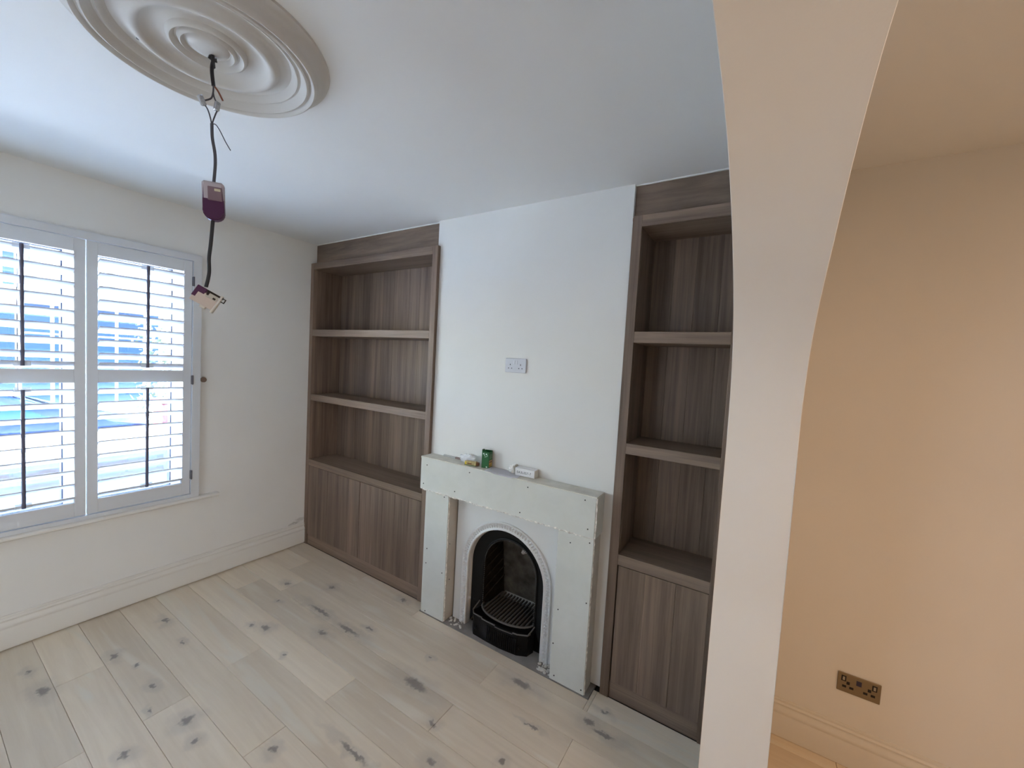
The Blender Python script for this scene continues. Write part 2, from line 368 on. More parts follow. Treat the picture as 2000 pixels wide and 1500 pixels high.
# ------------------------------------------------------------------ plantation shutters
sh = thing('plantation_shutters', 'white louvred plantation shutters with grey tilt rods covering the window', 'shutters', (.13, 3.34, .637))
FX0, FX1, FZ1 = -.924, 1.187, 2.314
bm = new()
for (a, b_, c, d_) in ((FX0, FX0+.047, .637, FZ1), (FX1-.046, FX1, .637, FZ1)): box(bm, a, b_, 3.318, 3.372, c, d_)
box(bm, FX0+.047, FX1-.046, 3.318, 3.372, 2.274, FZ1); box(bm, FX0+.047, FX1-.046, 3.318, 3.372, .637, .660)
# small ogee lip round the outside
for (a, b_, c, d_) in ((FX1, FX1+.006, .637, FZ1+.006), (FX0-.006, FX0, .637, FZ1+.006), (FX0, FX1, FZ1, FZ1+.006)): box(bm, a, b_, 3.330, 3.3525, c, d_)
obj('shutter_frame', bm, SHUT, sh)
def slat_bm(x0, x1, z):
    bm = new(); n = 12; th = math.radians(24); Wd, T = .0425, .0055
    pts = []
    sup = lambda c_: math.copysign(abs(c_)**.42, c_)      # fat rounded louvre section
    for i in range(n):
        a = 2*PI*(i+.5)/n; u = Wd*sup(math.cos(a)); v = T*sup(math.sin(a))
        y = 3.345 - u*math.cos(th) - v*math.sin(th)*0; zz = z + u*math.sin(th) + v*math.cos(th)
        pts.append((y, zz))
    prism(bm, pts, 0, x0, x1); return bm
slat_proto = None
panels = [(.636, 1.139), (.133, .633), (-.371, .130), (-.876, -.374)]
ZU = [2.150 - i*.0785 for i in range(8)]; ZL = [1.398 - i*.0785 for i in range(9)]
ZU = [2.158, 2.079, 2.000, 1.922, 1.843, 1.765, 1.687, 1.609, 1.553]
for pi_, (x0, x1) in enumerate(panels):
    bm = new(); st = .047; y0, y1 = 3.330, 3.359
    box(bm, x0+.001, x0+st, y0, y1, .663, 2.271, .0015); box(bm, x1-st, x1-.001, y0, y1, .663, 2.271, .0015)
    for z0, z1 in ((.663, .746), (1.450, 1.528), (2.196, 2.271)): box(bm, x0+st, x1-st, y0, y1, z0, z1, .0015)
    pn = obj('shutter_panel', bm, SHUT, sh)
    for z in ZU + ZL:
        if slat_proto is None:
            slat_proto = obj('slat', slat_bm(x0+st+.002, x1-st-.002, z), SLAT, pn, smooth=True); zp = z; xp = x0
        else:
            c = slat_proto.copy(); col.objects.link(c); c.parent = pn
            wloc = ORG[slat_proto] + Vector((x0-xp, 0, z-zp)); c.location = wloc - ORG[pn]; ORG[c] = wloc
            c.scale = (((x1-x0))/(1.139-.636), 1, 1)
    xr = x0 + (x1-x0)*.525
    for z0, z1 in ((1.545, 2.182), (.775, 1.418)):
        bm = new(); cyl(bm, (xr, 3.300, (z0+z1)/2), (0, 0, 1), .008, z1-z0, 12); obj('tilt_rod', bm, ROD, pn, smooth=True)
        for zc in ((z0+.012, z1-.010) if z0 > 1 else (z0+.012, z1-.0)):
            bm = new(); box(bm, xr-.030, xr+.030, 3.306, 3.313, zc-.013, zc+.013, .002); obj('rod_clip', bm, mat('clear_clip', (.8, .85, .9), .2, alpha=.55), pn)
    if pi_ in (0, 3):
        xh = 1.141 if pi_ == 0 else -.878
        for z in (2.136, 1.464, .80):
            bm = new(); box(bm, xh-.005, xh+.005, 3.312, 3.334, z-.030, z+.030, .001); cyl(bm, (xh, 3.314, z), (0, 0, 1), .0045, .064, 8)
            obj('hinge', bm, mat('hinge_grey', (.10, .10, .12), .4, metal=.3), pn)
bm = new(); cyl(bm, (1.205, 3.337, 1.465), (0, 1, 0), .012, .03, 14); cyl(bm, (1.205, 3.318, 1.465), (0, 1, 0), .018, .012, 14)
obj('wall_knob', bm, mat('brown_knob', (.16, .11, .08), .5), smooth=True, label='small brown round knob on the wall beside the shutter frame', category='knob')

# ------------------------------------------------------------------ ceiling rose
prof = [(0, .024), (.030, .024), (.048, .020), (.054, .014), (.058, .014), (.062, .022), (.066, .026), (.071, .022), (.075, .014), (.080, .014), (.085, .022), (.091, .028), (.098, .024),
        (.102, .014), (.110, .010), (.125, .009), (.138, .011), (.150, .018), (.158, .028), (.163, .034), (.170, .036), (.178, .034), (.190, .022), (.200, .014), (.210, .011), (.222, .012), (.229, .020), (.234, .028),
        (.240, .031), (.245, .026), (.249, .026), (.256, .034), (.262, .044), (.268, .048), (.273, .046), (.276, .040), (.281, .040), (.285, .048), (.291, .051), (.297, .047), (.301, .038),
        (.307, .026), (.316, .014), (.326, .008), (.335, .006), (.337, 0)]
bm = new(); seg = 160; CX, CY = .545, 1.502; rings = []
for r, dz in prof:
    if r == 0: rings.append([bm.verts.new((CX, CY, H-dz))]); continue
    rings.append([bm.verts.new((CX+r*math.cos(2*PI*i/seg), CY+r*math.sin(2*PI*i/seg), H-dz)) for i in range(seg)])
for a, b in zip(rings, rings[1:]):
    for i in range(seg):
        j = (i+1) % seg
        bm.faces.new([a[0], b[i], b[j]] if len(a) == 1 else [a[i], b[i], b[j], a[j]])
rose = obj('ceiling_rose', bm, mat('rose_plaster', (.56, .55, .52), .75, .2, bump=.1, bscale=100), smooth=True, label='round white plaster ceiling rose with concentric moulded rings', category='ceiling rose')
for x, y in ((.395, 1.60), (.425, 1.655), (.765, 1.585)):
    bm = new(); cyl(bm, (x, y, H-.014), (0, 0, 1), .006, .008, 10); obj('screw_head', bm, SCREW, rose, label='dark screw head')

# ------------------------------------------------------------------ hanging wiring
CY0 = 1.52
hc = thing('hanging_cable', 'grey cable with bare wire ends hanging from the middle of the ceiling rose', 'cable', (.566, CY0, H-.024))
DG = mat('cable_grey', (.07, .07, .085), .5); BK = mat('cable_black', (.012, .011, .013), .45)
bm = new(); tube(bm, smooth_path([(.560, CY0-.008, H-.025), (.566, CY0, H-.055), (.564, CY0, 2.585), (.562, CY0, 2.560), (.567, CY0, 2.518)]), .0055, 8); tube(bm, [(.553, CY0, H-.03), (.566, CY0, H-.033), (.574, CY0-.004, H-.032)], .006, 8); obj('cable_sleeve', bm, BK, hc, smooth=True)
for name, pts, r, mm in (
    ('brown_wire', [(.567, CY0, 2.520), (.579, CY0, 2.510), (.593, CY0, 2.488)], .0028, mat('wire_orange', (.22, .07, .03), .5)),
    ('wire', [(.567, CY0, 2.52), (.566, CY0, 2.497), (.561, CY0, 2.478), (.545, CY0, 2.462)], .0024, DG),
    ('wire', [(.566, CY0, 2.50), (.569, CY0, 2.486), (.575, CY0, 2.474)], .0022, DG),
    ('wire', [(.541, CY0, 2.452), (.552, CY0, 2.44), (.560, CY0, 2.418), (.564, CY0, 2.398)], .0020, DG),
    ('wire', [(.578, CY0, 2.450), (.573, CY0, 2.434), (.567, CY0, 2.412), (.565, CY0, 2.398)], .0020, DG),
    ('earth_wire', [(.565, CY0, 2.402), (.574, CY0, 2.405), (.585, CY0, 2.394), (.602, CY0, 2.366), (.617, CY0, 2.345)], .0014, DG),
    ('cable', [(.564, CY0, 2.402), (.566, CY0, 2.36), (.573, CY0, 2.32), (.575, CY0, 2.29), (.574, CY0, 2.26), (.571, CY0, 2.212)], .0046, DG)):
    bm = new(); tube(bm, smooth_path(pts), r, 8); obj(name, bm, mm, hc, smooth=True)
CLR = mat('clear_plastic', (.75, .78, .82), .15, trans=.6)
for x, z, a in ((.537, 2.458, -.45), (.577, 2.462, .15)):
    bm = new(); box(bm, -.007, .007, -.006, .006, -.014, .014, .002); cyl(bm, (0, -.008, .007), (0, 1, 0), .004, .004, 8); cyl(bm, (0, -.008, -.007), (0, 1, 0), .004, .004, 8)
    bmesh.ops.transform(bm, matrix=Matrix.Translation((x, CY0, z)) @ Matrix.Rotation(a, 4, 'Y'), verts=bm.verts[:]); obj('terminal_connector', bm, CLR, hc)
# purple enclosure
PUR = mat('purple_plastic', (.060, .010, .050), .3, .5)
def capsule(bm, cx, cz, w_, h_, t, tilt, zlo=-1, zhi=1):
    pts = []
    n = 10
    hw, hh = w_/2, h_/2
    for i in range(n+1):   # rounded bottom
        a = PI + PI*i/n; pts.append((hw*math.cos(a), -hh + hw*.95 + hw*.95*math.sin(a)))
    for i in range(5):
        a = PI/2*i/4; pts.append((hw-.012+.012*math.cos(a), hh-.012+.012*math.sin(a)))
    for i in range(5):
        a = PI/2+PI/2*i/4; pts.append((-hw+.012+.012*math.cos(a), hh-.012+.012*math.sin(a)))
    prism(bm, pts, 1, -t/2, t/2)
    bmesh.ops.bevel(bm, geom=[e for e in bm.edges if abs(e.verts[0].co.y-e.verts[1].co.y) < 1e-6], offset=.004, segments=2, affect='EDGES')
    bmesh.ops.transform(bm, matrix=Matrix.Translation((cx, CY0, cz)) @ Matrix.Rotation(-.5, 4, 'Z') @ Matrix.Rotation(tilt, 4, 'Y'), verts=bm.verts[:])
en = thing('cable_enclosure', 'purple rounded plastic cable box with clear window, hanging midway on the cable', 'junction box', (.573, CY0, 2.105))
bm = new(); capsule(bm, .573, 2.164, .056, .118, .030, -.04); obj('case', bm, PUR, en, smooth=True)
bm = new(); box(bm, -.0287, .0287, -.0160, .0160, .000, .0600, .006); bmesh.ops.transform(bm, matrix=Matrix.Translation((.573, CY0, 2.164)) @ Matrix.Rotation(-.5, 4, 'Z') @ Matrix.Rotation(-.04, 4, 'Y'), verts=bm.verts[:])
obj('clear_window', bm, mat('smoky_plastic', (.40, .35, .38), .2, .5), en, label='clear greyish plastic upper half')
bm = new(); box(bm, -.014, .024, -.0172, -.012, .001, .044, .002); bmesh.ops.transform(bm, matrix=Matrix.Translation((.573, CY0, 2.164)) @ Matrix.Rotation(-.5, 4, 'Z') @ Matrix.Rotation(-.04, 4, 'Y'), verts=bm.verts[:])
obj('paper_insert', bm, mat('grey_insert', (.17, .11, .13), .5), en)
bm = new(); box(bm, .004, .020, -.0184, -.012, .030, .038, .001); bmesh.ops.transform(bm, matrix=Matrix.Translation((.573, CY0, 2.164)) @ Matrix.Rotation(-.5, 4, 'Z') @ Matrix.Rotation(-.04, 4, 'Y'), verts=bm.verts[:])
obj('sticker', bm, mat('cream_sticker', (.5, .45, .32), .5), en)
# lower lead + torn connector box
lc = thing('black_lead', 'short thick black lead joining the purple cable box to the torn box below', 'cable', (.56, CY0, 1.892))
bm = new(); tube(bm, smooth_path([(.571, CY0, 2.108), (.569, CY0, 2.075), (.566, CY0, 2.03), (.562, CY0, 1.985), (.563, CY0, 1.945), (.560, CY0, 1.918), (.555, CY0, 1.893)]), .0052, 10); obj('lead', bm, BK, lc, smooth=True)
tb = thing('connector_box', 'small torn cream and purple connector box dangling at the end of the lead', 'junction box', (.562, CY0, 1.818))
RM = Matrix.Translation((.560, CY0, 1.856)) @ Matrix.Rotation(-.5, 4, 'Z') @ Matrix.Rotation(.50, 4, 'Y')
def tbpart(name, mm, boxes, bev=.0015):
    bm = new()
    for b in boxes: box(bm, *b, bev=bev)
    bmesh.ops.transform(bm, matrix=RM, verts=bm.verts[:]); return obj(name, bm, mm, tb)
tbpart('body', mat('cream_plastic', (.50, .42, .36), .5), [(-.038, .030, -.012, .012, -.026, .014)])
tbpart('purple_cover', PUR, [(-.040, -.012, -.0125, .0125, .006, .026), (-.040, -.028, -.0125, .0125, -.012, .010)])
tbpart('printed_label', mat('label_print', (.42, .40, .34), .5), [(-.008, .024, -.0135, -.011, .004, .020)])
tbpart('metal_contact', mat('dark_metal', (.04, .035, .03), .35, metal=.7), [(-.012, .034, -.006, .008, .020, .026), (-.008, -.002, -.0145, -.010, .010, .022), (.012, .020, -.0145, -.010, .006, .012), (.028, .042, -.002, .001, .010, .013), (.028, .042, -.002, .001, .022, .025), (.040, .043, -.002, .001, .010, .025)], .0005)
tbpart('end_flange', mat('flange_cream', (.55, .52, .46), .4), [(.026, .032, -.014, .014, -.034, .030), (-.006, .010, -.010, .010, -.033, -.024)])

# ------------------------------------------------------------------ bookcases
def bookcase(yl, yr, label, doors, board_edges):
    """yl > yr : outer edges in the alcove"""
    X = 1.985; ST = .047
    bc = thing('alcove_bookcase', label, 'bookcase', ((X+XO)/2, (yl+yr)/2, 0), 'built-in bookcases either side of the chimney breast')
    zt = 2.460
    # stiles (front posts) and side panels
    part('stile', WOODV, bc, X, X+.027, yl-ST, yl-.001, 0, zt, bev=.0012)
    part('stile', WOODV, bc, X, X+.027, yr+.001, yr+ST, 0, zt, bev=.0012)
    bx = XO-.012
    il, ir = yl-ST, yr+ST          # inner faces
    part('side_panel', WOODV, bc, X+.027, bx, il, il+.018, .09, zt)
    part('side_panel', WOODV, bc, X+.027, bx, ir-.018, ir, .09, zt)
    part('top_rail', WOODY, bc, X, X+.024, ir, il, 2.405, zt, bev=.0012)
    part('top_panel', WOODY, bc, X+.024, bx, ir, il, 2.405, 2.423)
    # fascia filling up to the ceiling, set back
    fy0, fy1 = max(yr, (Y1 if yl > 2 else yr))+.001, (YW-.002 if yl > 2 else Y2-.001)
    part('fascia', WOODP, bc, 2.035, 2.053, fy0, fy1, zt+.0, H-.004)
    part('fascia_support', WOODY, bc, 2.008, bx, fy0, fy1, zt-.016, zt)
    # back, as vertical boards
    bk = part('back_panel', WOODV, bc, bx-.006, bx+.004, ir, il, .09, zt-.02)
    ys = board_edges
    for a, b in zip(ys, ys[1:]):
        bm = new(); box(bm, bx-.011, bx-.0055, a+.0004, b-.0004, .10, zt-.04, .0006); obj('board', bm, WOODV, bk)
    for z0, z1 in ((1.840, 1.895), (1.283, 1.337)):
        part('shelf', WOODY, bc, X+.0005, bx-.011, ir, il, z0, z1, bev=.0012)
    part('counter_shelf', WOODY, bc, X+.0005, bx-.011, ir, il, .710, .765, bev=.0012)
    part('plinth', WOODY, bc, X+.011, X+.03, ir, il, 0, .088)
    part('base_panel', WOODY, bc, X+.03, bx, ir, il, .07, .088)
    for (a, b, edges) in doors:
        dr = part('door', WOODV, bc, X+.010, X+.022, a+.002, b-.002, .094, .7065)
        for p, q in zip(edges, edges[1:]):
            bm = new(); box(bm, X+.002, X+.0102, p+.0005, q-.0005, .094, .7065, .0007); obj('board', bm, WOODV, dr)
    return bc
bookcase(YW, 1.887, 'wide dark oak alcove bookcase with two doors beside the window wall', [(2.600, 3.304, [2.602, 2.745, 2.89, 3.02, 3.16, 3.302]), (1.934, 2.600, [1.936, 2.06, 2.20, 2.335, 2.47, 2.598])],
         [1.934, 2.03, 2.16, 2.31, 2.43, 2.60, 2.74, 2.90, 3.05, 3.18, 3.305])
bookcase(.598, .081, 'narrow dark oak alcove bookcase with one door between fireplace and arch', [(.126, .547, [.128, .269, .412, .545])], [.126, .21, .33, .44, .547])

for i_, (a_y, b_y) in enumerate(((Y1+.001, YW-.001), (.081, Y2-.001))):
    bm = new(); box(bm, 2.028, 2.036, a_y, b_y, H-.006, H); struct('trim_%d' % (i_+2), bm, WALL)

# ------------------------------------------------------------------ fireplace surround (bare painted plasterboard)
fs = thing('mantel_surround', 'rough white plasterboard mantel surround with exposed screws and torn edges', 'mantelpiece', (1.96, 1.24, 0))
def rough_strip(name, axis, a, b, cx, cz, w0, seed, step=.012, parent=fs):
    """ragged gypsum edge: irregular ribbon running along axis; cross-section about w0"""
    bm = new(); n = max(2, int((b-a)/step)); rings = []
    for i in range(n+1):
        t = a + (b-a)*i/n
        r = [w0*(.55+.9*random.random()) for _ in range(6)]
        ring = []
        for k in range(6):
            u = r[k]*math.cos(k*PI/3); v = r[k]*math.sin(k*PI/3)
            p = [cx+u, t, cz+v] if axis == 1 else [cx[0]+u, cx[1]+v, t]
            ring.append(bm.verts.new(p))
        rings.append(ring)
    for A_, B_ in zip(rings, rings[1:]):
        for k in range(6): bm.faces.new([A_[k], A_[(k+1) % 6], B_[(k+1) % 6], B_[k]])
    bm.faces.new(rings[0][::-1]); bm.faces.new(rings[-1])
    return obj(name, bm, GYP, parent)
XLT, XP = 1.901, 1.913
# lintel box: front board, top board, end board, soffit
part('front_board', BOARD, fs, XLT, XLT+.012, .656, 1.868, .842, 1.052, bev=.0008)
part('top_board', mat('top_board_paper', (.66, .64, .57), .8, .2, bump=.3, bscale=60, var=.12, vscale=12), fs, XLT+.001, XC-.001, .652, 1.872, 1.045, 1.057)
part('end_board', BOARD, fs, XLT+.004, XC-.001, .650, .656, .842, 1.050)
part('end_board', BOARD, fs, XLT+.004, XC-.001, 1.866, 1.872, .842, 1.050)
part('soffit_board', BOARD, fs, XLT+.014, XC-.001, .656, 1.868, .846, .856)
rough_strip('torn_edge', 1, .656, 1.868, XLT+.006, .842, .0072, 1)
rough_strip('torn_edge', 2, .845, 1.05, (XLT+.006, .652), 0, .0045, 2)
rough_strip('torn_edge', 1, .656, 1.868, XLT+.005, 1.054, .0032, 2)
for ya, yb, inner in ((1.628, 1.826, 1.628), (.658, .856, .856)):
    part('pilaster_board', BOARD, fs, XP, XP+.011, ya, yb, .006, .842, bev=.0008)
    for y_ in (ya, yb):
        s = 1 if y_ == ya else -1
        part('side_board', mat('side_board', (.50, .47, .42), .6, .3, var=.08, vscale=9), fs, XP+.011, XC-.001, min(y_, y_+s*.011), max(y_, y_+s*.011), .004, .842)
        rough_strip('torn_edge', 2, .006, .840, (XP+.009, y_+s*.001), 0, .0042, 3)
    rough_strip('torn_edge', 1, ya+.01, yb-.01, XP+.008, .010, .0045, 3)
def screw(x, y, z, nx=1):
    bm = new()
    if nx: cyl(bm, (x, y, z), (1, 0, 0), .0036, .003, 8)
    else: cyl(bm, (x, y, z), (0, 1, 0), .0036, .003, 8)
    obj('screw', bm, SCREW, fs)
for y, z in ((1.815, 1.006), (1.84, .878), (1.462, 1.025), (1.571, .883), (1.051, 1.023), (1.093, .870), (.714, 1.030), (.69, .885)): screw(XLT-.0005, y, z)
for y, z in ((1.794, .445), (1.654, .324), (1.797, .346), (1.786, .02), (.784, .783), (.679, .812), (.675, .496), (.829, .403), (.828, .034), (.672, .03), (.845, .208), (1.664, .822)): screw(XP-.0005, y, z)
for x, z in ((1.945, .514), (1.957, .272)): screw(x, 1.6275, z, 0)

# hearth slab
part('hearth_slab', CONC, None, 1.913, 2.045, .632, 1.838, -.015, .003, label='thin grey concrete hearth slab at the foot of the fireplace', category='hearth')
bm = new()
for i in range(46):
    t = random.random(); y = random.choice([random.uniform(.86, .96), random.uniform(1.50, 1.62), random.uniform(.87, .93)]); x = random.uniform(1.93, 1.995); s = random.uniform(.003, .010)
    m4 = Matrix.Translation((x, y, .003+s*.3)) @ Matrix.Rotation(random.random()*6, 4, 'Z') @ Matrix.Diagonal((s, s*1.4, s*.5, 1))
    bmesh.ops.create_icosphere(bm, subdivisions=1, radius=1, matrix=m4)
obj('plaster_rubble', bm, mat('rubble', (.62, .60, .56), .9), label='white plaster crumbs along the foot of the cast iron insert', category='rubble', kind='stuff')

# ------------------------------------------------------------------ cast iron insert
fi = thing('fireplace_insert', 'arched cast iron fireplace insert, white face, black hearth opening and grate', 'fireplace', (2.06, 1.232, .003))
CYF, CZF, RO, RI = 1.232, .418, .323, .268
def arch_path(r, z0=.004, n=28):
    return [(CYF+r, z0)] + [(CYF+r*math.cos(PI*i/n), CZF+r*math.sin(PI*i/n)) for i in range(n+1)] + [(CYF-r, z0)]
def arch_plate(bm, outer_y0, outer_y1, zt, r, x, n=28):
    """flat face with arched hole between rectangle and arch at plane x"""
    P = arch_path(r)
    V = [bm.verts.new((x, y, z)) for y, z in P]
    m = len(P); O = []
    for i, (y, z) in enumerate(P):
        if i == 0: O.append((outer_y1, z)); continue
        if i == m-1: O.append((outer_y0, z)); continue
        a = PI*(i-1)/n; dy, dz = math.cos(a), math.sin(a)
        ts = []
        if dy > 1e-6: ts.append((outer_y1-CYF)/dy)
        if dy < -1e-6: ts.append((outer_y0-CYF)/dy)
        if dz > 1e-6: ts.append((zt-CZF)/dz)
        t = min(ts); O.append((CYF+dy*t, CZF+dz*t))
    W = [bm.verts.new((x, y, z)) for y, z in O]
    for i in range(m-1): bm.faces.new([V[i], V[i+1], W[i+1], W[i]])
    # corner fills
    for sy in (outer_y0, outer_y1):
        idx = [i for i in range(m-1) if (abs(O[i][0]-sy) < 1e-6) != (abs(O[i+1][0]-sy) < 1e-6)]
        for i in idx:
            c = bm.verts.new((x, sy, zt)); bm.faces.new([W[i], W[i+1], c])
def sweep(bm, prof, closed=False, n=28):
    """prof: list of (r, x); swept along the arch"""
    rings = []
    for r, x in prof: rings.append([bm.verts.new((x, y, z)) for y, z in arch_path(r, n=n)])
    for a, b in zip(rings, rings[1:]):
        for i in range(len(a)-1): bm.faces.new([a[i], a[i+1], b[i+1], b[i]])
bm = new(); arch_plate(bm, .866, 1.617, .846, RO-.004, 1.999); sweep(bm, [(RO-.004, 1.999), (RO-.004, 2.013)]); 
box(bm, 1.999, 2.013, .866, .868, .004, .846); box(bm, 1.999, 2.013, 1.615, 1.617, .004, .846)
obj('face_plate', bm, IRONW, fi)
bm = new(); sweep(bm, [(RO, 1.999), (RO-.001, 1.990), (RO-.006, 1.986), (RO-.012, 1.990), (RO-.016, 1.994), (RO-.034, 1.992), (RO-.040, 1.986), (RO-.046, 1.984), (RO-.051, 1.988), (RI+.002, 2.0), (RI, 2.034)])
obj('arch_moulding', bm, IRONW, fi, smooth=True)
# leaf ornament running round the arch
bm = new(); L = []
mid = RO-.024
def apos(s):
    Ls = CZF-.004; La = PI*mid
    if s < Ls: return (CYF+mid, .004+s), PI/2, 0
    if s < Ls+La:
        a = (s-Ls)/mid; return (CYF+mid*math.cos(a), CZF+mid*math.sin(a)), a+PI/2, a
    return (CYF-mid, CZF-(s-Ls-La)), -PI/2, PI
tot = 2*(CZF-.004)+PI*mid; s = .01; kk = 0
while s < tot-.01:
    (y, z), ta, _ = apos(s)
    for side in (-1, 0, 1):
        ang = ta + side*.85
        c = Vector((1.9905 - (.002 if side == 0 else 0), y, z)); d = Vector((0, math.cos(ang), math.sin(ang))); q = Vector((0, -math.sin(ang), math.cos(ang)))
        ln = .021 if side else .017; wd = .0058
        base = c; tip = c + d*ln
        midp = c + d*ln*.5
        v = [bm.verts.new(base), bm.verts.new(midp+q*wd+Vector((.003, 0, 0))), bm.verts.new(tip+Vector((.002, 0, 0))), bm.verts.new(midp-q*wd+Vector((.003, 0, 0))), bm.verts.new(midp+Vector((-.0075, 0, 0)))]
        for a_, b_ in ((0, 1), (1, 2), (2, 3), (3, 0)): bm.faces.new([v[a_], v[b_], v[4]])
    s += .019
obj('leaf_moulding', bm, IRONW, fi, kind='stuff')
# black inner plate, beaded rim
R2 = .192
bm = new()
def arch_path2(r, z0=.15, n=28): return [(CYF-.012+r, z0)] + [(CYF-.012+r*math.cos(PI*i/n), .43+r*math.sin(PI*i/n)) for i in range(n+1)] + [(CYF-.012-r, z0)]
P1 = arch_path(RI+.004); P2 = arch_path2(R2)
V1 = [bm.verts.new((2.032, y, z)) for y, z in P1]; V2 = [bm.verts.new((2.040, y, z)) for y, z in P2]
for i in range(len(V1)-1): bm.faces.new([V1[i], V1[i+1], V2[i+1], V2[i]])
obj('iron_plate', bm, IRON, fi)
bm = new(); tube(bm, [(2.036, y, z) for y, z in arch_path2(R2+.003)], .005, 8); obj('rim', bm, IRON, fi, smooth=True)
bm = new()
pth = arch_path2(R2-.006); acc = []
for (y0, z0), (y1, z1) in zip(pth, pth[1:]):
    d = math.hypot(y1-y0, z1-z0); m_ = max(1, round(d/.0125))
    for j in range(m_): acc.append((y0+(y1-y0)*j/m_, z0+(z1-z0)*j/m_))
for y, z in acc: bmesh.ops.create_icosphere(bm, subdivisions=1, radius=.0042, matrix=Matrix.Translation((2.034, y, z)))
obj('beaded_rim', bm, mat('bead_iron', (.10, .105, .11), .3, metal=.5), fi, kind='stuff')  # beads in a lighter iron than the plate
# firebox: cheeks and back
bm = new()
def quad(bm, *p): bm.faces.new([bm.verts.new(q) for q in p])
yb0, yb1 = 1.075, 1.385
quad(bm, (2.255, yb0, .15), (2.255, yb1, .15), (2.205, yb1, .56), (2.205, yb0, .56)); quad(bm, (2.205, yb0, .56), (2.205, yb1, .56), (2.255, yb1, .63), (2.255, yb0, .63))
bmesh.ops.solidify(bm, geom=bm.faces[:], thickness=.012)
obj('fire_back', bm, BRICKF, fi)
CHK = mat('sooty_brick', (.03, .026, .022), .9, .15, bump=.8, bscale=50, var=.4, vscale=20)
for ya, yb in ((1.425, 1.385), (1.022, 1.072)):
    bm = new(); quad(bm, (2.042, ya, .13), (2.255, yb, .13), (2.255, yb, .64), (2.042, ya, .64)); bmesh.ops.solidify(bm, geom=bm.faces[:], thickness=.01)
    ck = obj('fire_cheek', bm, CHK, fi)
    for i in range(7):
        z = .17+.065*i; s = .006 if ya > 1.2 else -.006
        bm = new(); tube(bm, [(2.05, ya-s, z), (2.245, yb-s, z+.10)], .0045, 6); obj('rib', bm, CHK, ck)
bm = new(); quad(bm, (2.042, 1.02, .645), (2.255, 1.02, .645), (2.255, 1.43, .645), (2.042, 1.43, .645)); bmesh.ops.solidify(bm, geom=bm.faces[:], thickness=.01); obj('smoke_shelf', bm, IRON, fi)
# ragged lump of plaster hanging behind the rim, top right
bm = new(); bmesh.ops.create_icosphere(bm, subdivisions=3, radius=1, matrix=Matrix.Translation((2.062, 1.118, .585)) @ Matrix.Rotation(-.75, 4, 'X') @ Matrix.Diagonal((.012, .050, .020, 1)))
for v in bm.verts: v.co += Vector((0, 1, 1))*(noise.noise(v.co*60)*.012)
obj('plaster_lump', bm, mat('sooty_plaster', (.30, .27, .25), .9, bump=.6, bscale=90), fi, smooth=True)
# grate: base plate, curved rim, bars
gt = part('grate_tray', IRON, fi, 1.975, 2.24, 1.03, 1.42, .10, .112)
GZ = .152
ext = []
for i in range(21):
    a = PI*i/20; ext.append((2.055-.098*math.sin(a), 1.225+.185*math.cos(a), GZ))
bm = new(); tube(bm, ext, .0062, 8); obj('grate_rim', bm, GRATE, fi, smooth=True)
for i in range(14):
    y = 1.225-.165+.33*(i+.5)/14*1.0
    k_ = (y-1.225)/.185; xf = 2.055-.098*math.sqrt(max(0, 1-k_*k_))
    bm = new(); box(bm, xf, 2.235, y-.0045, y+.0045, GZ-.008, GZ+.004, .001)
    obj('grate_bar', bm, GRATE, fi)
# front fret (ashpan cover): faceted black iron front with stepped lip
fr = [(2.03, 1.425), (1.972, 1.432), (1.945, 1.405), (1.938, 1.30), (1.937, 1.20), (1.950, 1.09), (1.978, 1.035), (2.03, 1.022)]
bm = new()
for zz0, zz1, grow in ((.003, .120, 0), (.120, .132, .004)):
    O = [(x-grow, y) for x, y in fr]; I = [(x+.012, y+(-.006 if y > 1.22 else .006)) for x, y in fr]
    pts = O + I[::-1]
    prism(bm, pts, 2, zz0, zz1)
ff = obj('front_fret', bm, IRON, fi)
bm = new()
for i in range(16):
    y = 1.09+.0135*i; xx = 1.9365 if y < 1.30 else 1.9375
    if 1.09 <= y <= 1.30: box(bm, xx-.004, xx+.002, y, y+.006, .02, .108)
obj('reeding', bm, IRON, ff)
for y, dx in ((1.385, 0), (1.075, .012)):
    bm = new(); x = 1.942+dx
    for q in range(5):
        a = q*2*PI/5+.3; tube(bm, [(x-.003, y, .055), (x-.003, y+.014*math.cos(a), .055+.014*math.sin(a))], [.005, .0015], 6)
    obj('ornament', bm, IRON, ff)
# stepped lip rail on top of the fret
bm = new()
for (a, b, z) in ((1.43, 1.34, .150), (1.34, 1.24, .143), (1.24, 1.12, .136), (1.12, 1.03, .142)):
    pa = [p for p in fr if b-.001 <= p[1] <= a+.001]
    def xat(y):
        for (x0, y0), (x1, y1) in zip(fr[1:], fr[2:]):
            if y1 <= y <= y0: return x0+(x1-x0)*(y0-y)/(y0-y1+1e-9)
        return fr[1][0] if y > 1.43 else fr[-2][0]
    ys_ = sorted({a, b} | {p[1] for p in pa}, reverse=True)
    tube(bm, [(xat(y)-.001, y, z-.012) for y in ys_], .0042, 6)
tube(bm, [(xat(1.43)-.001, 1.432, .138), (2.03, 1.425, .172)], .0042, 6); tube(bm, [(xat(1.035), 1.035, .13), (2.03, 1.02, .16)], .0042, 6)
obj('fret_rail', bm, GRATE, fi)

